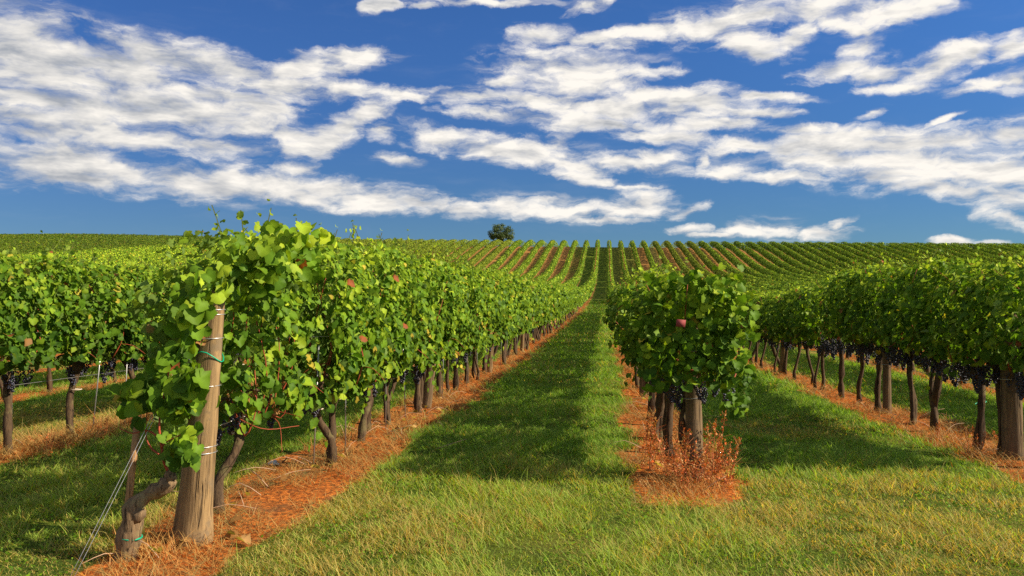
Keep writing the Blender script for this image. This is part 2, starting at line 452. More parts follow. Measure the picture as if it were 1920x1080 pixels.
def leaves_mesh(name, pos, nrm, tip, size, colr, T, F, material, r_, cup=.32):
    stems = list(STEMS); STEMS.clear()
    N = len(pos)
    nrm = unit(nrm); tip = unit(tip-nrm*(tip*nrm).sum(1, keepdims=True)); side = np.cross(tip, nrm)
    x = T[:, 0]; y = T[:, 1]
    cu = cup*(.5+r_.random(N))*np.where(r_.random(N) < .3, -1, 1); dr = .15+.45*r_.random(N); wv_ = r_.normal(0, .10, (N, len(x)))
    h = cu[:, None]*np.abs(x)[None]*1.2-dr[:, None]*(np.maximum(y, 0)**2)[None]*.6+wv_*(np.abs(x)+.25*np.abs(y))[None]
    V = pos[:, None]+size[:, None, None]*(x[None, :, None]*side[:, None]+y[None, :, None]*tip[:, None]+h[..., None]*nrm[:, None])
    k = len(x)
    FF = (F[None]+(np.arange(N)*k)[:, None, None]).reshape(-1, 3)
    C = np.repeat(colr, k, 0)
    # the middle of a leaf and its veins are a little paler than the rim
    if k > 8:
        w_ = np.ones((N, k)); w_[:, 0] = 1.25; w_[:, 1::2] *= .93
        C = C*w_.reshape(-1, 1)
    V = V.reshape(-1, 3)
    for q in stems:                 # flat three-armed green stems carrying the shoot leaves
        for w_ in (np.array([.004, 0, 0]), np.array([0, .004, 0])):
            m_ = len(q); o_ = len(V); V = np.concatenate([V, q-w_, q+w_]); i = np.arange(m_-1)
            FF = np.concatenate([FF, np.stack([i, i+1, i+1+m_], 1)+o_, np.stack([i, i+1+m_, i+m_], 1)+o_])
            C = np.concatenate([C, np.tile([.20, .19, .05], (2*m_, 1))])
    return make_mesh(name, V.reshape(-1, 3), FF, col=C, smooth=(k > 8), mat=material)

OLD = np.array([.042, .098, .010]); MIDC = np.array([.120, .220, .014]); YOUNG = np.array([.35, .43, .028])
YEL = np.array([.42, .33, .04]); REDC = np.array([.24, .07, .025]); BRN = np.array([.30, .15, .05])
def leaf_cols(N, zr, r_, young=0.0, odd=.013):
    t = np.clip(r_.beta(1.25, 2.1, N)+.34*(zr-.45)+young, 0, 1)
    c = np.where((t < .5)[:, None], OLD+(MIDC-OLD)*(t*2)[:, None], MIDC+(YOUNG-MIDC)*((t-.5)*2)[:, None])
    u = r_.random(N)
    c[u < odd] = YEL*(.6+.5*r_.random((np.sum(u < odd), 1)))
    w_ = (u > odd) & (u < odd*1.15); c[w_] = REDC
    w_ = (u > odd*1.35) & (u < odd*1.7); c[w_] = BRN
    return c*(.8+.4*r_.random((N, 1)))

STEMS = []
def canopy(r_, L, n_, z0=.62, z1=1.95, hw=.44, smin=.09, smax=.15, shoots=5, droop=2, seed=0, yoff=0.0, xoff=0.0):
    z = z0+(z1-z0)*r_.beta(1.25, 1.1, n_); y = (r_.random(n_)-.5)*(L+.15)+yoff
    zr = (z-z0)/(z1-z0)
    sd = np.where(r_.random(n_) < .5, -1., 1.)
    shape = np.interp(zr, [0, .12, .35, .7, .92, 1.0], [.45, .8, 1.0, .92, .62, .25])
    lump = .40+1.16*fnoise(y*3.2+seed*3.1+sd*9, z*3.4+seed*1.7, 77, 2)
    x = sd*hw*shape*lump*(1-.5*r_.random(n_)**1.7)
    topn = .18*(fnoise(y*2.2+seed*5, sd*0+1.5, 78, 2)-.5)
    z = z+topn*zr
    nr = np.stack([sd*(1.0-.55*zr**3), np.zeros(n_), .45+.75*zr**3], 1)+r_.normal(0, .62, (n_, 3))
    tp = np.stack([sd*.45, r_.normal(0, .5, n_), -np.ones(n_)*.9], 1)+r_.normal(0, .25, (n_, 3))
    s = smin+(smax-smin)*r_.random(n_)
    s = s*(1-.25*zr**2)
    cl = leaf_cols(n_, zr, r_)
    ps = [np.stack([x, y, z], 1)]; ns = [nr]; ts = [tp]; ss = [s]; cs = [cl]
    for i in range(shoots):          # shoots that stick out of the top
        m_ = r_.integers(7, 13); t = np.linspace(0, 1, m_)
        bx, by = r_.normal(0, .13), (r_.random()-.5)*L
        lean = r_.normal(0, .16, 2); hgt_ = .16+.26*r_.random()
        q = np.stack([bx+lean[0]*t, by+lean[1]*t, z1-.15+hgt_*t-.05*t*t], 1)+r_.normal(0, .028, (m_, 3))
        STEMS.append((np.stack([bx+lean[0]*t, by+lean[1]*t+yoff, z1-.15+hgt_*t-.05*t*t], 1)+np.array([xoff, 0, 0])))
        ps.append(q+np.array([0, yoff, 0])); ns.append(np.array([0, 0, .6])+r_.normal(0, .6, (m_, 3)))
        ts.append(r_.normal(0, .7, (m_, 3))+np.array([0, 0, -.2])); ss.append(smax*(.85-.5*t)*(.8+.3*r_.random(m_)))
        cs.append(leaf_cols(m_, np.ones(m_), r_, .12+.22*t.mean()))
    for i in range(droop):           # shoots that hang out below
        m_ = r_.integers(6, 11); t = np.linspace(0, 1, m_); sd_ = 1 if r_.random() < .5 else -1
        q = np.stack([sd_*(hw*.5+.2*t), (r_.random()-.5)*L+.1*t, z0+.15-.42*t*r_.random()], 1)+r_.normal(0, .04, (m_, 3))
        ps.append(q+np.array([0, yoff, 0])); ns.append(np.array([sd_*.9, 0, .4])+r_.normal(0, .4, (m_, 3)))
        ts.append(np.array([sd_*.3, 0, -1])+r_.normal(0, .4, (m_, 3))); ss.append(smax*(.9-.35*t)); cs.append(leaf_cols(m_, np.zeros(m_)+.3, r_, .12, .08))
    P_ = np.concatenate(ps); P_[:, 0] += xoff
    return P_, np.concatenate(ns), np.concatenate(ts), np.concatenate(ss), np.concatenate(cs)

def foliage_mesh(seed, n_, T, F, **kw):
    r_ = np.random.default_rng(seed)
    a = canopy(r_, 1.05, n_, seed=seed % 97, **kw)
    if 140 <= seed < 160 or 240 <= seed < 260 or 340 <= seed < 360: a[4][:] *= np.array([.80, .84, .9])    # left-edge row: shade of its turned face is put into the leaf colour
    return leaves_mesh('foliage', *a, T, F, M_LEAF, r_)

ZB = {'low': .60, 'high': .94, 'left': .84, 'weak': .98}
FOL_NEAR = {h_: [foliage_mesh(100+i+j*20, 620 if h_ == 'weak' else 1550, T_HI, F_HI, z0=ZB[h_], smin=.042, smax=.102, shoots=8, droop=4 if h_ == 'low' else 2) for i in range(8)] for j, h_ in enumerate(('low', 'high', 'left', 'weak'))}
FOL_MID = {h_: [foliage_mesh(200+i+j*20, 330 if h_ == 'weak' else 800, T_MID, F_MID, z0=ZB[h_], smin=.085, smax=.145, shoots=3, droop=1) for i in range(6)] for j, h_ in enumerate(('low', 'high', 'left', 'weak'))}
FOL_LO = {h_: [foliage_mesh(300+i+j*20, 190 if h_ == 'weak' else 420, T_LO, F_LO, z0=ZB[h_], smin=.14, smax=.22, shoots=2, droop=1) for i in range(6)] for j, h_ in enumerate(('low', 'high', 'left', 'weak'))}

# ------------------------------------------------------------------ vine parts
def trunk_mesh(seed, lod=0):
    r_ = np.random.default_rng(seed); mb = MB()
    lx, ly = r_.normal(0, .05), r_.normal(0, .10)
    hx = .0
    p_ = spline([(lx, ly, -.06), (lx*.7+r_.normal(0, .02), ly*.75+r_.normal(0, .03), .2), (r_.normal(0, .025), ly*.3+r_.normal(0, .03), .43), (hx, 0, .62), (0, r_.normal(0, .02), .72)], 12 if lod == 0 else 6)
    t = np.linspace(0, 1, len(p_)); r0 = .026+.014*r_.random()
    rad = r0*(1.18-.40*t+.55*np.exp(-((t-.86)/.09)**2)+.25*np.exp(-(t/.08)**2))*(1+.15*r_.normal(0, 1, len(t)))
    tube(mb, p_, rad, 11 if lod == 0 else 6, .22, r_)
    for s_ in (-1, 1):               # bent fruiting arms along the wire
        q = spline([(0, 0, .68), (r_.normal(0, .02), s_*.16, .80+r_.normal(0, .02)), (r_.normal(0, .02), s_*.50, .74)], 7 if lod == 0 else 4)
        tube(mb, q, np.linspace(.017, .008, len(q)), 6 if lod == 0 else 4, .12, r_)
    for i in range(2 if lod == 0 else 0):   # knobbly spurs
        q = [(0, 0, .60), (r_.normal(0, .05), r_.normal(0, .06), .69), (r_.normal(0, .06), r_.normal(0, .08), .75)]
        tube(mb, spline(q, 4), [.03, .024, .018, .012], 7, .2, r_)
    return mb.mesh('trunk', M_BARK)
TR_NEAR = [trunk_mesh(400+i) for i in range(9)]
TR_FAR = [trunk_mesh(430+i, 1) for i in range(6)]

def cane_mesh(seed):
    r_ = np.random.default_rng(seed); mb = MB()
    y0 = (r_.random()-.5)*.7
    q = spline([(r_.normal(0, .02), y0, .72), (r_.normal(0, .09), y0+r_.normal(0, .07), .95), (r_.normal(0, .12), y0+r_.normal(0, .1), 1.25), (r_.normal(0, .12), y0+r_.normal(0, .14), 1.7)], 9)
    tube(mb, q, np.linspace(.0065, .003, 9), 5)
    z_ = q[2]; s_ = 1 if r_.random() < .5 else -1    # a side stem
    tube(mb, spline([z_, z_+np.array([s_*.12, .05, -.02]), z_+np.array([s_*.24, .1, -.12])], 5), np.linspace(.0045, .002, 5), 4)
    return mb.mesh('cane', M_CANE)
CANES = [cane_mesh(500+i) for i in range(9)]

def ico():
    ph = (1+5**.5)/2
    v = np.array([(-1, ph, 0), (1, ph, 0), (-1, -ph, 0), (1, -ph, 0), (0, -1, ph), (0, 1, ph), (0, -1, -ph), (0, 1, -ph), (ph, 0, -1), (ph, 0, 1), (-ph, 0, -1), (-ph, 0, 1)], float)
    f = np.array([(0, 11, 5), (0, 5, 1), (0, 1, 7), (0, 7, 10), (0, 10, 11), (1, 5, 9), (5, 11, 4), (11, 10, 2), (10, 7, 6), (7, 1, 8), (3, 9, 4), (3, 4, 2), (3, 2, 6), (3, 6, 8), (3, 8, 9), (4, 9, 5), (2, 4, 11), (6, 2, 10), (8, 6, 7), (9, 8, 1)])
    return unit(v), f
def ico2():
    v, f = ico(); v = list(map(tuple, v)); nf = []; cache = {}
    def mid(a, c):
        k = (min(a, c), max(a, c))
        if k not in cache:
            p_ = np.array(v[a])+np.array(v[c]); v.append(tuple(p_/np.linalg.norm(p_))); cache[k] = len(v)-1
        return cache[k]
    for a, c, d in f:
        x, y, z = mid(a, c), mid(c, d), mid(d, a); nf += [(a, x, z), (c, y, x), (d, z, y), (x, y, z)]
    return np.array(v), np.array(nf)
ICO, ICOF = ico(); ICO2, ICO2F = ico2()
def grape_mesh(seed, hi=True):
    r_ = np.random.default_rng(seed); mb = MB(); n_ = 62 if hi else 26
    L = .17+.05*r_.random(); br = .0095 if hi else .014
    tube(mb, [(0, 0, .03), (0, 0, -.02), (0, 0, -L*.8)], [.003, .003, .002], 5)
    for i in range(n_):
        t = (i+.5)/n_; t = t**.8
        w_ = .048*np.interp(t, [0, .2, .6, 1], [.75, 1, .65, .1])
        a = r_.random()*6.283
        c_ = np.array([math.cos(a)*w_+r_.normal(0, .004), math.sin(a)*w_+r_.normal(0, .004), -.012-t*L])
        if hi: mb.add(c_+ICO2*br*(.85+.3*r_.random()), None, ICO2F)
        else: mb.add(c_+ICO*br*(.9+.3*r_.random()), None, ICOF)
    return mb.mesh('grape_cluster', M_GRAPE)
GR_HI = [grape_mesh(600+i) for i in range(4)]
GR_LO = [grape_mesh(620+i, False) for i in range(3)]

def ring_mesh(name, r, tr, material, z=0.0, tilt=0.0, rx=None):
    mb = MB(); t = np.linspace(0, 2*np.pi, 17)
    pts = np.stack([np.cos(t)*r, np.sin(t)*(rx or r), z+tilt*np.cos(t)], 1)
    tube(mb, pts, tr, 5, cap=False); return mb.mesh(name, material)

ORD = ['first', 'second', 'third', 'fourth', 'fifth', 'sixth', 'seventh', 'eighth', 'ninth', 'tenth', 'eleventh', 'twelfth', 'thirteenth', 'fourteenth', 'fifteenth', 'sixteenth']
ROWS = {  # phrase, first vine y, number of vines, spacing
 0: ('in the sunlit row left of the grass lane', 5.62, 58, 1.03),
 1: ('in the shaded row right of the grass lane', 7.12, 58, 1.03),
 2: ('in the shaded row along the right edge', 7.9, 56, 1.05),
 -1: ('in the row along the left edge', 6.15, 58, 1.03),
 3: ('behind the right-edge row', 8.0, 32, 1.03),
 -2: ('behind the left-edge row', 8.0, 32, 1.03),
}
FROM = {0: 'beyond the tilted post', 1: 'from the weedy end post', 2: 'from the dark end post', -1: 'from the left picture edge'}
KIND = {0: 'low', 1: 'high', 2: 'high', -1: 'left', 3: 'high', -2: 'left'}
rr = random.Random(5)
def height_scale(k, y):
    if k == 0: return float(np.interp(y, [4, 6, 9, 14, 60], [1.0, 1.0, 1.10, 1.13, 1.15]))+.03*(rr.random()-.5)
    if k == 2: return float(np.interp(y, [7, 9, 12, 13.5, 15, 18, 24, 60], [.95, 1.0, 1.09, 1.08, .96, .90, .96, 1.04]))+.03*(rr.random()-.5)
    if k == 1: return float(np.interp(y, [7, 9, 14, 60], [.87, .93, 1.0, 1.05]))+.03*(rr.random()-.5)
    return 1.0+.06*(rr.random()-.5)
def scale_hint(y): return 'near' if y < 15 else ('mid' if y < 32 else 'far')

def add_vine(k, i, y):
    ph = ROWS[k][0]; x = row_x(k)+rr.gauss(0, .035)
    r0 = empty('grapevine', (x, y, Gs(x, y)), math.pi if rr.random() < .5 else 0.0)
    hs_ = height_scale(k, y); r0.scale = (1, 1, hs_)
    lod = 'near' if y < 15 else ('mid' if y < 30 else 'far')
    if abs(k-.5) > 2: lod = 'mid' if y < 15 else 'far'
    grp = 'grapevines '+ph
    if k in FROM and i < 14: lab = '%s grapevine %s, %s' % (ORD[i], FROM[k], ph)
    elif k in FROM: lab = 'small distant grapevine '+ph
    else: lab = 'grapevine seen between the trunks '+ph
    tag(r0, lab, 'grapevine', grp)
    kd = KIND[k]; up = {'low': 0.0, 'high': .26, 'left': .16}[kd]
    if k in (1, 2) and i == 0:
        r0.rotation_euler = (0, 0, 0)
    fk = kd
    if (k == 1 and i % 4 in (2,) ) or (k == 1 and i % 11 == 5) or (k == 2 and i % 9 == 6): fk = 'weak'
    tr = link('trunk', rr.choice(TR_NEAR if lod == 'near' else TR_FAR), r0); tr.scale = (1, 1, 1+up)
    if k in (0, 1, 2) and i and rr.random() < .5:          # many vines have a second, thinner trunk
        t2 = link('trunk', rr.choice(TR_NEAR if lod == 'near' else TR_FAR), r0, (rr.gauss(0, .04), rr.choice((-1, 1))*rr.uniform(.16, .42), 0)); t2.scale = (.8, .8, 1+up)
    if lod == 'near':
        link('foliage', CAP if (k == 1 and i == 0) else rr.choice(FOL_NEAR[fk]), r0)
        nc, ng = 5, {2: 20, 1: 10}.get(k, 7)
    else:
        link('foliage', rr.choice((FOL_MID if lod == 'mid' else FOL_LO)[fk]), r0)
        nc = 3 if lod == 'mid' and k in FROM else 0
        ng = (11 if k in (1, 2) else 4) if lod == 'mid' and k in FROM else 0
    for j in range(nc): link('cane', rr.choice(CANES), r0, ((0, .27, -.27, 0, .2)[j]+rr.gauss(0, .04), 0, up*.8))
    for j in range(ng):
        g = link('grape_cluster', rr.choice(GR_HI if lod == 'near' else GR_LO), r0,
                 (rr.gauss(0, .10), rr.uniform(-.48, .48), rr.uniform(.62, .80)+up*.85))
        g.rotation_euler = (rr.gauss(0, .15), rr.gauss(0, .15), rr.uniform(0, 6.28)); s_ = rr.uniform(.8, 1.2); g.scale = (s_, s_, s_)
    return r0

def cap_foliage():
    """the closed, camera-side end of the shaded row"""
    r_ = np.random.default_rng(61); parts = [canopy(r_, 1.05, 1200, z0=1.0, hw=.35, smin=.045, smax=.100, shoots=7, droop=2, seed=5)]
    for cx, cz, rx, rz, n_ in ((-.04, 1.52, .35, .40, 330), (.02, 1.18, .26, .2, 60), (.33, .92, .09, .20, 30), (-.1, 1.82, .3, .18, 60), (.38, 1.62, .12, .2, 34), (.36, 1.20, .10, .2, 30), (-.38, 1.40, .10, .2, 26), (.2, 2.0, .2, .1, 24), (-.3, 1.05, .12, .12, 20)):
        x = cx+rx*r_.uniform(-1, 1, n_); z = cz+rz*r_.uniform(-1, 1, n_); y = -.50-.12*np.sqrt(np.clip(1-((x-cx)/rx)**2, 0, 1))*r_.random(n_)+.12*r_.random(n_)
        nr = np.stack([.35*np.sign(x), -np.ones(n_), .2*np.ones(n_)], 1)+r_.normal(0, .42, (n_, 3))
        tp = np.stack([r_.normal(0, .5, n_), -.4*np.ones(n_), -np.ones(n_)], 1)+r_.normal(0, .25, (n_, 3))
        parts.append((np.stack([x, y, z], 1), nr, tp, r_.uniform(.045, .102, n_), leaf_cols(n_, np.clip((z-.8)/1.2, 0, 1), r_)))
    return leaves_mesh('foliage', *[np.concatenate([p_[i] for p_ in parts]) for i in range(5)], T_HI, F_HI, M_LEAF, r_)
CAP = cap_foliage()

vine_pos = {}
for k, (ph, y0, cnt, hsc) in ROWS.items():
    y = y0; vine_pos[k] = []
    for i in range(cnt):
        v = add_vine(k, i, y+(rr.gauss(0, .11) if i else 0)); vine_pos[k].append((v, y))
        y += hsc

# ------------------------------------------------------------------ the first, gnarled vine in front of the tilted post
gx0, gy0 = -2.80, 4.42
gv = empty('grapevine', (gx0, gy0, Gs(gx0, gy0)))
tag(gv, 'gnarled old grapevine bent like an elbow before the thick tilted post, green tie on trunk', 'grapevine', 'grapevines '+ROWS[0][0])
r_ = np.random.default_rng(9); mb = MB()
q = spline([(-.03, 0, -.08), (-.01, 0, .08), (.02, 0, .20), (.035, 0, .31), (.11, .02, .375), (.20, .03, .42), (.255, .03, .465)], 16)
t = np.linspace(0, 1, 16)
tube(mb, q, np.interp(t, [0, .3, .45, .6, .85, 1], [.078, .062, .06, .047, .042, .03])*(1+.10*r_.normal(0, 1, 16)), 13, .17, r_)
tube(mb, spline([(.05, -.02, .24), (.095, -.03, .27), (.115, -.03, .30)], 4), [.035, .03, .026, .012], 8, .2, r_)
tube(mb, spline([(.245, .03, .46), (.235, .03, .50), (.225, .02, .52)], 4), [.034, .032, .028, .01], 8, .2, r_)
M_OLD = wood_mat('old_vine_bark', (.23, .15, .08, 1), (.12, .08, .045, 1), (.02, .014, .01, 1), (50, 50, 7), 1.0, .95, (.20, .165, .08, 1))  # vine bark lightened to make up for the shadow on this trunk
link('trunk', mb.mesh('trunk', M_OLD), gv)
def canes_obj(ptsl, r0, r1, nm='cane', par=gv):
    mb = MB(); q_ = spline(ptsl, 10); tube(mb, q_, np.linspace(r0, r1, 10), 6); link(nm, mb.mesh(nm, M_CANE), par)
canes_obj([(.235, .03, .50), (.205, .02, .58), (.20, .0, .70), (.19, .0, .82), (.22, .05, 1.1)], .011, .006)
canes_obj([(.20, .0, .66), (.25, -.02, .70), (.34, -.03, .745)], .006, .003)
canes_obj([(.19, .0, .72), (.11, 0, .76), (.02, 0, .74), (-.06, 0, .77)], .006, .003)
canes_obj([(.19, 0, .62), (.12, .02, .66), (.08, .04, .75), (.10, .05, 1.0)], .006, .003)
link('tie', ring_mesh('tie', .066, .0055, M_TIE, .135, -.012), gv, (.005, 0, 0))
# its foliage: a loose curtain to the left of the post, open around the post itself
def patch(r_, n_, cx, cz, rx, rz, cyy, ry, smin, smax, young=0):
    x = cx+rx*r_.uniform(-1, 1, n_)*np.sqrt(r_.random(n_)); z = cz+rz*r_.uniform(-1, 1, n_)*np.sqrt(r_.random(n_)); y = cyy+ry*r_.uniform(-1, 1, n_)
    nr = np.stack([np.where(r_.random(n_) < .6, .7, -.5), -.75*np.ones(n_), .5*np.ones(n_)], 1)+r_.normal(0, .4, (n_, 3))
    tp = np.stack([r_.normal(0, .5, n_), -.2*np.ones(n_), -.9*np.ones(n_)], 1)+r_.normal(0, .3, (n_, 3))
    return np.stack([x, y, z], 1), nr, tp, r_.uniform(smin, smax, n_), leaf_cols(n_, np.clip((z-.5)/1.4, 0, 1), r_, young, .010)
pl = []
for a in [(200, .23, 1.18, .15, .36, .36, .36, .045, .098), (90, .24, .92, .18, .17, .2, .25, .045, .098), (45, .31, .68, .13, .12, .1, .15, .065, .105),
          (230, .38, 1.60, .21, .20, .50, .40, .045, .10), (330, .54, 1.80, .27, .15, .80, .45, .045, .10), (30, .36, 1.46, .12, .07, .1, .1, .08, .12),
          (22, .37, 1.06, .10, .08, .05, .08, .09, .135), (22, .42, .62, .07, .07, .0, .06, .065, .10), (45, -.02, .98, .15, .14, .2, .2, .08, .12),
          (50, .66, 1.97, .27, .09, .9, .3, .07, .11, .25)]:
    pl.append(patch(np.random.default_rng(int(a[0]*7+a[2]*100)), *a))
pos, nr, tp, sz, cl = [np.concatenate([p_[i] for p_ in pl]) for i in range(5)]
open_ = (pos[:, 0]-(.21+.085*pos[:, 2])-(.36-pos[:, 1])*.54 > -.025-.09*np.clip(.95-pos[:, 2], 0, .4)) & (pos[:, 2] < 1.61) & (pos[:, 1] < .46)   # nothing hangs in front of the post's right half
open_ &= r_.random(len(pos)) > .06
pos, nr, tp, sz, cl = [q_[~open_] for q_ in (pos, nr, tp, sz, cl)]
link('foliage', leaves_mesh('foliage', pos, nr, tp, sz, cl, T_HI, F_HI, M_LEAF, np.random.default_rng(3)), gv)

# red canes standing clear of the leaves on the sunny side of the first vine beyond the tilted post
v0 = vine_pos[0][0][0]; v0.rotation_euler = (0, 0, 0)
r_ = np.random.default_rng(15)
for i in range(6):
    yb = -.42+.12*i+r_.normal(0, .03); z_ = .50+.1*r_.random(); xo = .27+.10*r_.random(); tp_ = .95+.45*r_.random()
    canes_obj([(.10, yb*.6, .72), (xo*.8, yb, z_+.08), (xo, yb+r_.normal(0, .05), (z_+tp_)/2), (xo-.03, yb+r_.normal(0, .09), tp_)], .0062, .003, par=v0)
for i in range(3):
    yb = -.35+.2*i; canes_obj([(.12, yb, .70), (.33, yb+r_.normal(0, .1), .66+r_.normal(0, .04)), (.50, yb+r_.normal(0, .16), (.56+r_.normal(0, .05)))], .0042, .002, par=v0)
# ------------------------------------------------------------------ posts
def post_mesh(seed, h, r0, r1, flare=0.0, seg=22, rings=16):
    r_ = np.random.default_rng(seed); mb = MB()
    zz = np.concatenate([[-.15], np.linspace(0, h-.012, rings), [h]]); V = []
    th = np.linspace(0, 2*np.pi, seg, endpoint=False)
    lob = .05*np.cos(2*th+r_.random()*6)+.035*np.cos(3*th+r_.random()*6)
    for z in zz:
        t = max(z, 0)/h
        rr_ = (r0+(r1-r0)*t+flare*math.exp(-t/.12))*(1+lob+.02*r_.normal(0, 1, seg))
        if z == h: rr_ = rr_*.86
        V.append(np.stack([np.cos(th)*rr_, np.sin(th)*rr_, np.full(seg, z)+(.006*r_.normal(0, 1, seg) if z >= h-.02 else 0)], 1))
    n_ = len(zz); V = np.concatenate(V); i = np.arange(seg); j = (i+1) % seg
    Q = np.concatenate([np.stack([k*seg+i, k*seg+j, (k+1)*seg+j, (k+1)*seg+i], 1) for k in range(n_-1)])
    V = np.concatenate([V, [[0, 0, h+.002]]]); T = np.stack([(n_-1)*seg+i, (n_-1)*seg+j, np.full(seg, n_*seg)], 1)
    mb.add(V, Q, T); return mb
def post(x, y, h, r0, r1, label, material, lean=(0, 0), flare=0.0, bands=(), seed=1, group=None):
    root = empty('vineyard_post', (x, y, Gs(x, y)))
    root.rotation_euler = (lean[1], lean[0], 0)
    tag(root, label, 'post', group)
    link('shaft', post_mesh(seed, h, r0, r1, flare).mesh('shaft', material), root)
    for z in bands:
        r = r0+(r1-r0)*z/h+flare*math.exp(-z/h/.12)
        link('wire_band', ring_mesh('wire_band', r*1.07, .0035, M_WIRE, z, .01), root)
    return root
PX, PY = -2.60, 4.78
pA = post(PX, PY, 1.58, .106, .064, 'thick pale wooden end post, tilted, with wire bands, left of the grass lane', M_POST, lean=(.085, -.02), flare=.022,
          bands=(.56, .60, .98, 1.28, 1.43, 1.46), seed=3)
mb = MB(); t = np.linspace(-.5, 2.6, 9)
tube(mb, np.stack([np.sin(t)*.088, -np.cos(t)*.088, 1.17+.03*np.cos(t*2)], 1), .004, 5)
link('tie', mb.mesh('tie', M_TIE), pA)
post(.75, 7.0, 1.5, .076, .06, 'end post wrapped in red dry weeds, right of the grass lane', M_POST2, lean=(-.02, .0), bands=(.7, 1.1), seed=5)
post(3.99, 8.45, 1.5, .100, .080, 'stout dark end post at the right picture edge', M_POST2, lean=(-.03, .01), bands=(.8, 1.2), seed=6)
post(row_x(2)+.0, 11.9, 1.8, .062, .055, 'slim grey post in the right-edge row, nearer of two', M_POST2, lean=(-.01, .0), bands=(.7,), seed=7)
post(row_x(2)-.02, 18.6, 1.8, .075, .065, 'sunlit tan post in the right-edge row, farther of two', M_POST, lean=(.03, .0), bands=(.7,), seed=8)
post(row_x(0)+.06, 11.35, 1.8, .066, .052, 'leaning brown post among trunks in the row left of the lane', M_POST2, lean=(.10, -.06), bands=(.7,), seed=9)
post(row_x(0)+.06, 17.6, 1.9, .06, .05, 'second post deep in the row left of the lane, upright and brown', M_POST, lean=(.05, 0), bands=(.7,), seed=10)
post(row_x(0)+.05, 24.5, 1.9, .06, .05, 'far small post in the row left of the lane', M_POST, lean=(.04, 0), seed=11)
post(row_x(1)-.05, 13.4, 1.8, .07, .06, 'post hidden in the shaded row right of the lane', M_POST2, lean=(0, 0), seed=12)

# thin split stake beside the gnarled vine
mb = MB()
def prism(mb, base, top, w, d):
    base = np.array(base, float); top = np.array(top, float)
    o_ = np.array([(-w, -d, 0), (w, -d, 0), (w, d, 0), (-w, d, 0)])
    lv = [base+o_, base*.66+top*.34+o_*1.03+np.array([.004, 0, 0]), base*.33+top*.67+o_*.97, top+o_*1.02+np.array([[0, 0, -.006], [0, 0, .006], [0, 0, .008], [0, 0, -.004]])]
    V = np.concatenate(lv); Q = [(0, 3, 2, 1), (12, 13, 14, 15)]
    for k in range(3):
        for i in range(4):
            j = (i+1) % 4; Q.append((k*4+i, k*4+j, k*4+4+j, k*4+4+i))
    mb.add(V, np.array(Q))
prism(mb, (-.04, 0, -.1), (.075, 0, .80), .018, .012)
sx, sy = -2.905, 4.56
st = link('wooden_stake', mb.mesh('wooden_stake', M_STAKE, smooth=False), None, (sx, sy, Gs(sx, sy)))
tag(st, 'thin split wooden stake with square top leaning behind the gnarled vine', 'stake')

# guy wires from the tilted post to the ground
for i, (ax, ay, bz) in enumerate([(-2.90, 3.95, 1.38), (-2.865, 3.93, 1.34)]):
    mb = MB(); a = np.array([ax, ay, Gs(ax, ay)-.05]); c_ = np.array([PX+.085*bz-.07, PY-.02, bz])
    tube(mb, spline([a, a*.5+c_*.5+np.array([0, 0, -.012]), c_], 8), .0015, 6)
    o = link('guy_wire', mb.mesh('guy_wire', M_WIRE))
    tag(o, 'steel guy wire running from the thick tilted post down to the left foreground', 'wire', 'guy wires of the tilted post')
# trellis wires
for k in (0, 1, 2, -1):
    y_s = {0: PY, 1: 7.0, 2: 8.45, -1: 2.6}[k]
    for h_, nm in ((.66, 'low'), (1.18, 'middle')):
        ys_ = np.concatenate([np.arange(y_s, 30, 1.6), np.arange(30, 64, 5)]); xx = np.full_like(ys_, row_x(k)+.03)
        mb = MB(); tube(mb, np.stack([xx, ys_, G(xx, ys_)+h_+.008*np.sin(ys_*2.1)], 1), .003, 5)
        o = link('trellis_wire', mb.mesh('trellis_wire', M_WIRE))
        tag(o, '%s trellis wire stretched along the vines %s' % (nm, ROWS[k][0]), 'wire', 'trellis wires')

# thin metal rods beside trunks
rod_pos = [(0, y_) for y_ in (6.9, 7.7, 9.3, 10.2, 12.6, 14.4, 15.9, 17.0, 19.2, 21.0, 23.1)]+[(-1, y_) for y_ in (7.3, 8.6, 9.2, 10.1, 10.9, 12.0)]
mb = MB(); tube(mb, [(0, 0, -.1), (.01, 0, .5), (.015, 0, 1.1)], .0075, 6); ROD = mb.mesh('support_rod', M_WIRE)
for k, y_ in rod_pos:
    x_ = row_x(k)+rr.uniform(.02, .1); o = link('support_rod', ROD, None, (x_, y_, Gs(x_, y_)))
    o.rotation_euler = (rr.gauss(0, .04), rr.gauss(0, .05), 0)
    tag(o, 'thin grey metal rod among trunks '+ROWS[k][0], 'support rod', 'support rods '+ROWS[k][0])
# rubber ties on trunks near the camera are parts of their vines
TIE_R = ring_mesh('tie', .052, .006, M_RUBBER, .52)
for v, y_ in vine_pos[0][:6]+vine_pos[-1][2:7]: link('tie', TIE_R, v)
tg = ring_mesh('tie', .05, .005, M_TIE, .50, .02)
for v, y_ in vine_pos[2][1:2]: link('tie', tg, v)

# red tag in the end of the shaded row
mb = MB(); V = np.array([(x, y, z) for z in (0, .058) for x, y in ((-.038, -.002), (.038, .01), (.038, .014), (-.038, .002))])
mb.add(V, np.array([(0, 3, 2, 1), (4, 5, 6, 7), (0, 1, 5, 4), (1, 2, 6, 5), (2, 3, 7, 6), (3, 0, 4, 7)]))
tx, ty = .58, 6.47
o = link('plastic_tag', mb.mesh('plastic_tag', M_RED, smooth=False), None, (tx, ty, Gs(tx, ty)+1.32)); o.rotation_euler = (.1, .12, .1)
tag(o, 'small red plastic tag among leaves at the end of the shaded row', 'tag')

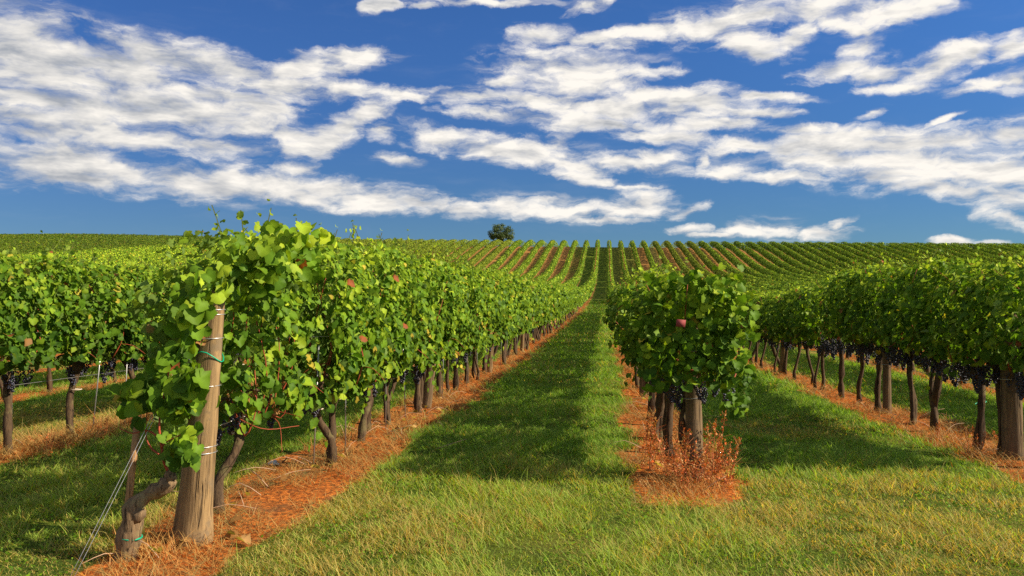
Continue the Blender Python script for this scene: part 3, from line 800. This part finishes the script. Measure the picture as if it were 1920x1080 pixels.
# ------------------------------------------------------------------ distant vines: one mass
FAR_D = {}
def far_rows():
    r_ = np.random.default_rng(77)
    P_, N_, T_, S_, C_ = [], [], [], [], []
    segs = []
    for k in range(-85, 52):
        x = row_x(k)
        for y in np.arange(6 if k not in ROWS else (ROWS[k][1]+ROWS[k][2]*ROWS[k][3]), 262, 2.0):
            d = -x*0-x*math.sin(YAW)*1+y*math.cos(YAW); lat = x*math.cos(YAW)+y*math.sin(YAW)
            if d < 3 or abs(lat) > d*.64+(9 if y > 60 else 6)+6: continue
            if k in (-2, 3) and y < ROWS[k][1]+33: continue
            segs.append((k, x, y, d))
    segs = np.array(segs)
    near = segs[:, 2] < 92
    dens_ = np.where(near, 130, 160)
    dens_ = np.where(near & (np.abs(segs[:, 0]-.5) > 5), 40, dens_)
    dens_ = np.where(segs[:, 2] > 236, 30, dens_)
    rep = np.repeat(np.arange(len(segs)), dens_)
    k = segs[rep, 0]; x0 = segs[rep, 1]; n_ = len(rep)
    y = segs[rep, 2]+2.0*r_.random(n_)
    gap = fnoise(y*.35+k*17.7, k*3.3, 88, 2)
    hgt_ = np.where(y < 92, 1.92, 2.05)+.35*(fnoise(y*.6+k*9.1, k*1.7, 89, 2)-.5)+.14*np.where(k == 0, 1, 0)
    z0 = .50; z = z0+(hgt_-z0)*r_.beta(1.3, 1.0, n_); zr = (z-z0)/(hgt_-z0)
    sd = np.where(r_.random(n_) < .5, -1., 1.)
    shape = np.interp(zr, [0, .12, .4, .75, .95, 1.0], [.6, .85, 1.0, .85, .5, .25])
    lump = .65+.7*fnoise(y*1.3+sd*9+k*5, z*2, 90, 2)
    x = x0+sd*np.where(y < 92, .44, .47)*shape*lump*(1-.4*r_.random(n_)**2)
    nr = np.stack([sd*(1-.6*zr**3), np.zeros(n_), .4+.8*zr**3], 1)+r_.normal(0, .30, (n_, 3))
    tp = np.stack([sd*.4, r_.normal(0, .6, n_), -.8*np.ones(n_)], 1)+r_.normal(0, .3, (n_, 3))
    size = np.where(y < 92, .24, .34)*(.75+.5*r_.random(n_))
    zz = G(x0, y)+z
    cl = leaf_cols(n_, zr, r_, .02, .02)
    olive = np.where(((k >= 5) & (k <= 8)) | ((k <= -8) & (k >= -24)), 1.0, 0.0)*sm(y, 110, 150)*(.5+.5*fnoise(k*.7, y*.05, 91, 2))
    cl = cl*(1-olive[:, None]*.55)+np.array([.17, .16, .02])*olive[:, None]*.55
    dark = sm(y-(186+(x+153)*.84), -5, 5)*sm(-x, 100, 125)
    cl = cl*(1-.5*dark[:, None])  # leaf colour darkened on the far-left hilltop, standing in for shade there
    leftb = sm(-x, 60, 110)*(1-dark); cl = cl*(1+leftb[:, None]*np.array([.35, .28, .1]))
    keep = (gap > .19)
    pos = np.stack([x, y, zz], 1)
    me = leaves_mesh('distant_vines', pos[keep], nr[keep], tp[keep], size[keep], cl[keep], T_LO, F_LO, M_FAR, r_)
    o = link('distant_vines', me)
    tag(o, 'mass of distant vine rows covering the flat beyond and the hillside up to the skyline', 'vineyard', kind='stuff')
    # their trunks, one thin three-sided post every metre or so
    tk = segs[(segs[:, 2] < 240)]
    yy = np.concatenate([tk[:, 2]+.3, tk[:, 2]+1.4]); xx = np.concatenate([tk[:, 1], tk[:, 1]]); g_ = G(xx, yy); m_ = len(xx)
    lx, ly = r_.normal(0, .05, m_), r_.normal(0, .08, m_); w_ = .05
    base = np.stack([xx+lx, yy+ly, g_-.05], 1); top = np.stack([xx, yy, g_+.85], 1)
    off = np.array([(w_, 0, 0), (-w_*.5, w_*.87, 0), (-w_*.5, -w_*.87, 0)])
    V = np.concatenate([base[:, None]+off[None], top[:, None]+off[None]*.8], 1).reshape(-1, 3)
    f = np.array([(0, 1, 4, 3), (1, 2, 5, 4), (2, 0, 3, 5)]); Q = (f[None]+(np.arange(m_)*6)[:, None, None]).reshape(-1, 4)
    o2 = link('distant_trunks', make_mesh('distant_trunks', V, Q, mat=M_BARK), o)
    o2['kind'] = 'stuff'
far_rows()

# ------------------------------------------------------------------ lone tree on the skyline
def lone_tree():
    d = 285.0; px = 940
    x = d*(-math.sin(YAW)+(px-960)/1500*math.cos(YAW)); y = d*(math.cos(YAW)+(px-960)/1500*math.sin(YAW))
    z = Gs(x, y); r_ = np.random.default_rng(5)
    topz = CAM_H+(540-420)/1500*d; hh = topz-z; wid = 47/1500*d/2
    root = empty('broadleaf_tree', (x, y, z)); tag(root, 'lone dark broadleaf tree with rounded crown on the skyline', 'tree')
    mb = MB(); zc = hh-wid*.84
    tube(mb, spline([(0, 0, -.4), (.1, 0, zc*.35), (0, .1, zc*.7), (.1, 0, zc)], 9), np.linspace(.5, .26, 9), 10, .1, r_)
    for i in range(9):
        a = i*2.4; e_ = np.array([math.cos(a)*wid*.75, math.sin(a)*wid*.75, zc+r_.uniform(-.1, .5)*wid])
        tube(mb, spline([(0, 0, zc*.62+i*.1), e_*.5+np.array([0, 0, zc*.45]), e_], 6), np.linspace(.17, .04, 6), 6)
    link('trunk', mb.mesh('trunk', M_TRUNK), root)
    pos = []; nr = []
    for i in range(105):
        u = unit(r_.normal(0, 1, 3)); u[2] = u[2] if u[2] > -.55 else -.55*r_.random()
        rad = wid*(.40+.62*r_.random()**.7)
        c_ = np.array([u[0]*rad, u[1]*rad, zc+u[2]*rad*.86]); m_ = 75
        q = unit(r_.normal(0, 1, (m_, 3)))*(wid*.24*r_.random((m_, 1))**.4)
        pos.append(c_+q*np.array([1, 1, .7])); nr.append(unit(q)+np.array([0, 0, .4])+r_.normal(0, .4, (m_, 3)))
    pos = np.concatenate(pos); nr = np.concatenate(nr); n_ = len(pos)
    cl = np.array([.035, .062, .012])*(.7+.7*r_.random((n_, 1)))
    link('crown', leaves_mesh('crown', pos, nr, r_.normal(0, 1, (n_, 3)), r_.uniform(.25, .42, n_), cl, T_LO, F_LO, M_TREE, r_), root)
lone_tree()

# ------------------------------------------------------------------ grass, litter, weeds
def blades(name, x, y, h, w, lean, bend, col_, material, r_, seg=2, z_=None):
    """curved tapering blades: seg quads closed by a tip triangle"""
    n_ = len(x); a = r_.random(n_)*6.283; ld = np.stack([np.cos(a), np.sin(a), np.zeros(n_)], 1)
    fa = a+1.57+r_.normal(0, .5, n_); wd = np.stack([np.cos(fa), np.sin(fa), np.zeros(n_)], 1)
    base = np.stack([x, y, (G(x, y) if z_ is None else z_)-.006], 1); up = np.array([0, 0, 1.])
    V = []
    for i in range(seg+1):
        t = i/(seg+.0) if seg else 0
        t = i/(seg+.6)
        c_ = base+up*(h*t*(1-.35*bend*t))[:, None]+ld*(h*(lean*t+bend*t*t))[:, None]
        ww = (w*(1-.55*t))[:, None]*wd*.5
        V += [c_-ww, c_+ww]
    tip = base+up*(h*(1-.35*bend))[:, None]+ld*(h*(lean+bend))[:, None]; V.append(tip)
    k = 2*(seg+1)+1
    V = np.stack(V, 1).reshape(-1, 3)
    F = []
    for i in range(seg): F += [(2*i, 2*i+1, 2*i+3), (2*i, 2*i+3, 2*i+2)]
    F.append((2*seg, 2*seg+1, 2*seg+2)); F = np.array(F)
    FF = (F[None]+(np.arange(n_)*k)[:, None, None]).reshape(-1, 3)
    return V, FF, np.repeat(col_, k, 0)

def in_view(x, y, mrg=1.0):
    d = -x*math.sin(YAW)+y*math.cos(YAW); lat = x*math.cos(YAW)+y*math.sin(YAW)
    return np.abs(lat) < d*.645+mrg
GA = np.array([.130, .315, .014]); GB = np.array([.40, .48, .036]); GC = np.array([.68, .50, .14]); GD = np.array([.48, .24, .06])
def grass():
    r_ = np.random.default_rng(21); VV = []; FF = []; CC = []; off = 0
    bands = [(3.2, 6.0, 6200, .060, .0042, 2), (6.0, 9.5, 4500, .064, .0050, 1), (9.5, 15, 2300, .065, .0070, 1), (15, 26, 650, .085, .014, 1), (26, 50, 200, .10, .026, 1), (50, 105, 60, .11, .05, 1)]
    for y0, y1, dn, h0, w0, sg in bands:
        xm = min(y1*.9+2, 9 if y0 >= 26 else 13); xr = min(y1*.62+2, 6.5 if y0 >= 26 else 11)
        n_ = int((xm+xr)*(y1-y0)*dn); x = r_.uniform(-xm, xr, n_); y = r_.uniform(y0, y1, n_)
        s = soil_mask(x, y)
        keep = in_view(x, y) & (r_.random(n_) > s*1.02-.012); x, y, s = x[keep], y[keep], s[keep]; n_ = len(x)
        clump = fnoise(x*2.2, y*2.2, 51, 3); big = fnoise(x*.45, y*.40, 52, 3); fine = fnoise(x*7, y*7, 57, 2)
        # tufts: thin out between clumps
        keep = r_.random(n_) < .74+.7*sm(clump*.6+fine*.4, .36, .62); x, y, s, clump, big, fine = [q[keep] for q in (x, y, s, clump, big, fine)]; n_ = len(x)
        head = 1-sm(y, 6.2, 8.5)                       # headland before the row ends: drier
        right = sm(x, -1.5, 3.0)*head
        dryv = np.clip(sm(big+.16*right+.05*head+.45*(clump-.5)+.25*(fine-.5), .50, .70)+.08*head, 0, 1)
        dryv = dryv*(1-.7*sm(y, 9.5, 14))
        u = r_.random(n_)
        c = GA+(GB-GA)*np.clip(r_.beta(1.5, 1.8, n_)*(.62+.38*head)+.25*head+.15*(fine-.5), 0, 1)[:, None]
        isd = u < dryv*.56+.035+.13*head+.3*sm(s, .1, .6); c[isd] = (GC+(GD-GC)*r_.random((n_, 1)))[isd]
        c = c*(.55+.8*r_.random((n_, 1)))
        h = h0*(.32+1.25*r_.random(n_)**1.6)*(.45+1.25*sm(clump*.7+fine*.3, .32, .68))*(1-.3*dryv)
        tall = r_.random(n_) < .03; h[tall] *= 1.9; 
        w = w0*(.6+.7*r_.random(n_))
        V, F, C = blades('g', x, y, h, w, .25+.5*r_.random(n_), .2+.75*r_.random(n_), c, M_GRASS, r_, sg)
        VV.append(V); FF.append(F+off); CC.append(C); off += len(V)
    # low broad-leaved plants in the sward
    for y0, y1, dn, sz_ in ((3.2, 6, 520, .014), (6, 9.5, 380, .016), (9.5, 15, 130, .024)):
        n_ = int(20*(y1-y0)*dn); x = r_.uniform(-10, 10, n_); y = r_.uniform(y0, y1, n_)
        keep = in_view(x, y) & (soil_mask(x, y) < .4) & (fnoise(x*1.6, y*1.6, 66, 3) > .47); x, y = x[keep], y[keep]; n_ = len(x)
        pos = np.stack([x, y, G(x, y)+.012+.03*r_.random(n_)], 1); nr = unit(np.array([0, 0, 1.])+r_.normal(0, .5, (n_, 3))); tp = unit(np.cross(nr, r_.normal(0, 1, (n_, 3)))); sd = np.cross(tp, nr)
        S_ = (sz_*(.5+r_.random(n_)))[:, None, None]
        V = pos[:, None]+S_*(T_MID[None, :, :1]*sd[:, None]+T_MID[None, :, 1:]*tp[:, None])
        c = (GA+(GB-GA)*r_.random((n_, 1))*.3)*(.4+.5*r_.random((n_, 1)))
        VV.append(V.reshape(-1, 3)); FF.append((F_MID[None]+(np.arange(n_)*7)[:, None, None]).reshape(-1, 3)+off); CC.append(np.repeat(c, 7, 0)); off += n_*7
    o = link('grass', make_mesh('grass', np.concatenate(VV), np.concatenate(FF), col=np.concatenate(CC), mat=M_GRASS))
    tag(o, 'green and straw coloured grass covering the lanes between vine rows and the foreground', 'grass', kind='stuff')
grass()

OA = np.array([.66, .175, .028]); OB = np.array([.44, .098, .020]); OC = np.array([.50, .27, .09]); OD = np.array([.13, .045, .018])
def litter():
    r_ = np.random.default_rng(31); VV = []; FF = []; CC = []; off = 0
    for y0, y1, dn, h0, w0 in [(3.0, 7.5, 1500, .075, .0042), (7.5, 13, 1100, .085, .0058), (13, 24, 420, .10, .011), (24, 60, 120, .11, .024), (60, 100, 40, .12, .05)]:
        for k in (-2, -1, 0, 1, 2, 3):
            n_ = int(2.2*(y1-y0)*dn); x = row_x(k)+r_.uniform(-1.1, 1.1, n_); y = r_.uniform(y0, y1, n_)
            s = soil_mask(x, y); keep = in_view(x, y) & (r_.random(n_) < s); x, y = x[keep], y[keep]; n_ = len(x)
            cl = fnoise(x*3.2, y*3.2, 61, 3)
            keep = r_.random(n_) < .25+1.3*sm(cl, .38, .65); x, y, cl = x[keep], y[keep], cl[keep]; n_ = len(x)
            u = r_.random(n_); c = OA+(OB-OA)*r_.random((n_, 1)); c[u < .10] = OC; c[u > .86] = OD
            if k == -1: c = c*.5+np.array([.50, .26, .08])*.5
            br = sm(fnoise(x*2.1, y*1.6, 64, 3), .52, .70)[:, None]; c = c*(1-.55*br)+np.array([.16, .085, .04])*.55*br
            c = c*(.55+.75*r_.random((n_, 1)))
            tallk = 1.9 if k == -1 else 1.0
            h = h0*tallk*(.4+1.0*r_.random(n_))*(.5+sm(cl, .35, .7)); w = w0*(.6+.7*r_.random(n_))
            V, F, C = blades('l', x, y, h, w, .5+1.2*r_.random(n_), .2+1.2*r_.random(n_), c, M_STRAW, r_, 1)
            VV.append(V); FF.append(F+off); CC.append(C); off += len(V)
    for cx, cy_, rx, ry, n_, h0 in ((-2.66, 4.50, .26, .30, 600, .14), (.62, 6.6, .30, .4, 900, .13), (3.75, 9.1, .35, 1.2, 900, .15), (-5.75, 8.4, .45, 1.6, 2200, .18), (-5.8, 10.6, .45, 1.4, 1200, .18)):
        x = cx+rx*r_.normal(0, .6, n_); y = cy_+ry*r_.normal(0, .6, n_)       # standing tufts of dead grass
        c = (OA*.72+np.array([.62, .33, .13])*.28)*(.5+.8*r_.random((n_, 1)))
        V, F, C = blades('l', x, y, h0*(.3+.9*r_.random(n_)), .0045*(.6+.7*r_.random(n_)), .2+.8*r_.random(n_), .1+.9*r_.random(n_), c, M_STRAW, r_, 1)
        VV.append(V); FF.append(F+off); CC.append(C); off += len(V)
    o = link('dead_grass', make_mesh('dead_grass', np.concatenate(VV), np.concatenate(FF), col=np.concatenate(CC), mat=M_STRAW))
    tag(o, 'orange burnt-off dead grass matted under the vine rows', 'dead grass', kind='stuff')
litter()

# pruned twigs lying on the orange strips
def twigs():
    r_ = np.random.default_rng(41); mb = MB()
    for i in range(90):
        k = (0, 0, 0, 1, 1, 2, 2, -1)[i % 8]; y = r_.uniform(4.0 if k < 1 else 6.5, 13); x = row_x(k)+r_.normal(.05, .25)
        a = r_.random()*6.28; L = r_.uniform(.12, .42); d_ = np.array([math.cos(a), math.sin(a), 0])*L; z = Gs(x, y)
        p_ = np.array([x, y, z+.02]); q = spline([p_, p_+d_*.5+np.array([0, 0, r_.uniform(.03, .10)]), p_+d_+np.array([0, 0, r_.uniform(0, .14)])], 5)
        tube(mb, q, np.linspace(.0034, .0016, 5), 4)
    m_ = plain('dry_twig', (.42, .27, .17, 1), .8)
    o = link('dry_twigs', mb.mesh('dry_twigs', m_)); tag(o, 'scattered dry prunings lying on the burnt orange strips', 'twigs', kind='stuff')
twigs()

# tall red dry weeds round the end of the shaded row
M_WEED = leaf_mat('dry_weed', .2, .02)
def weed_mesh(seed, H):
    r_ = np.random.default_rng(seed); mb = MB(); pos = []; nrm = []
    for s_ in range(4):
        b0 = np.array([r_.normal(0, .04), r_.normal(0, .04), -.02]); top = b0+np.array([r_.normal(0, .09), r_.normal(0, .09), H*(.7+.35*r_.random())])
        q = spline([b0, (b0+top)/2+r_.normal(0, .02, 3), top], 9); tube(mb, q, np.linspace(.004, .0018, 9), 4, cap=False)
        for i in range(62):
            t = r_.random()**.8; c_ = b0+(top-b0)*t; w_ = .032*(1.2-t)
            pos.append(c_+np.array([r_.normal(0, w_), r_.normal(0, w_), r_.normal(0, .02)])); nrm.append(r_.normal(0, 1, 3))
        for i in range(7):
            t = .2+.7*r_.random(); c_ = b0+(top-b0)*t; e_ = c_+np.array([r_.normal(0, .07), r_.normal(0, .07), .06])
            tube(mb, [c_, (c_+e_)/2, e_], .0015, 3, cap=False)
    pos = np.array(pos); nrm = np.array(nrm); n_ = len(pos)
    cl = (np.array([.66, .135, .025])+(np.array([.44, .14, .045])-np.array([.66, .135, .025]))*r_.random((n_, 1)))*(.7+.5*r_.random((n_, 1)))
    lf = leaves_mesh('dry_leaves', pos, nrm, r_.normal(0, 1, (n_, 3)), r_.uniform(.012, .030, n_), cl, T_LO, F_LO, M_WEED, r_)
    return mb.mesh('stems', M_CANE2), lf
M_CANE2 = plain('dry_stem', (.42, .13, .045, 1), .9)
WEEDS = [weed_mesh(700+i, h_) for i, h_ in enumerate((.46, .60, .40, .52))]
wp = [(.60, 6.75), (.68, 6.62), (.80, 6.70), (.90, 6.85), (.98, 6.74), (.52, 6.92), (.73, 6.86), (.40, 7.3), (.62, 6.45), (.86, 7.0)]
for i, (x, y) in enumerate(wp):
    o = empty('dry_weed', (x, y, Gs(x, y)), rr.uniform(0, 6.28)); a, c_ = WEEDS[i % 4]
    link('stem', a, o); link('dry_leaves', c_, o)
    s_ = rr.uniform(.75, 1.12) if y > 6.55 else rr.uniform(.45, .65); o.scale = (s_, s_, s_)
    tag(o, 'rusty red dry weed standing round the end post right of the lane', 'weed', 'dry weeds round the end post right of the lane')
for i, (x, y) in enumerate([(3.75, 8.6), (3.85, 9.0), (4.1, 8.9), (3.7, 9.5), (-5.6, 8.9), (-5.5, 8.2), (-5.75, 7.6), (-5.55, 9.7), (-5.4, 7.2)]):
    o = empty('dry_weed', (x, y, Gs(x, y)), rr.uniform(0, 6.28)); a, c_ = WEEDS[i % 4]
    link('stem', a, o); link('dry_leaves', c_, o); s_ = rr.uniform(.4, .6); o.scale = (s_, s_, s_)
    side_ = 'right' if x > 0 else 'left'
    tag(o, 'withered tan weed under the vines of the %s-edge row' % side_, 'weed', 'withered weeds under the %s-edge row' % side_)

# a scrap of white plastic lying behind the tilted post
mb = MB(); r_ = np.random.default_rng(4); u = np.linspace(-1, 1, 9); uu, vv = np.meshgrid(u, u)
z = .03*(1-np.maximum(abs(uu), abs(vv))**2)+.012*r_.normal(0, 1, uu.shape); V = np.stack([uu*.055+.006*r_.normal(0, 1, uu.shape), vv*.035, z*.6], -1).reshape(-1, 3)
i0 = (np.arange(8)[:, None]*9+np.arange(8)[None]).ravel(); Qd = np.stack([i0, i0+1, i0+10, i0+9], 1)
V2 = V-np.array([0, 0, .006]); mb.add(np.concatenate([V, V2]), np.concatenate([Qd, Qd[:, ::-1]+81]))
x, y = -3.05, 7.1
o = link('plastic_scrap', mb.mesh('plastic_scrap', M_WHITE), None, (x, y, Gs(x, y)+.03)); tag(o, 'crumpled white plastic scrap in the grass beyond the tilted post', 'litter')

def fallen():
    r_ = np.random.default_rng(91); n_ = 150
    k = r_.choice([0, 0, 0, 1, 2, -1], n_); y = r_.uniform(4.2, 13, n_); x = X0+SP*k+r_.normal(.1, .35, n_)
    kp = soil_mask(x, y) > .5; x, y = x[kp], y[kp]; n_ = len(x)
    z = G(x, y)+.035+.02*r_.random(n_)
    nr = np.array([0, 0, 1.])+r_.normal(0, .35, (n_, 3)); c = np.array([YEL*.9, BRN, BRN*1.3, np.array([.5, .3, .12])])[r_.integers(0, 4, n_)]*(.6+.6*r_.random((n_, 1)))
    o = link('fallen_leaves', leaves_mesh('fallen_leaves', np.stack([x, y, z], 1), nr, r_.normal(0, 1, (n_, 3)), r_.uniform(.05, .10, n_), c, T_HI, F_HI, M_LEAF, r_, .5))
    tag(o, 'withered yellow and brown leaves fallen along the orange strips', 'fallen leaves', kind='stuff')
fallen()
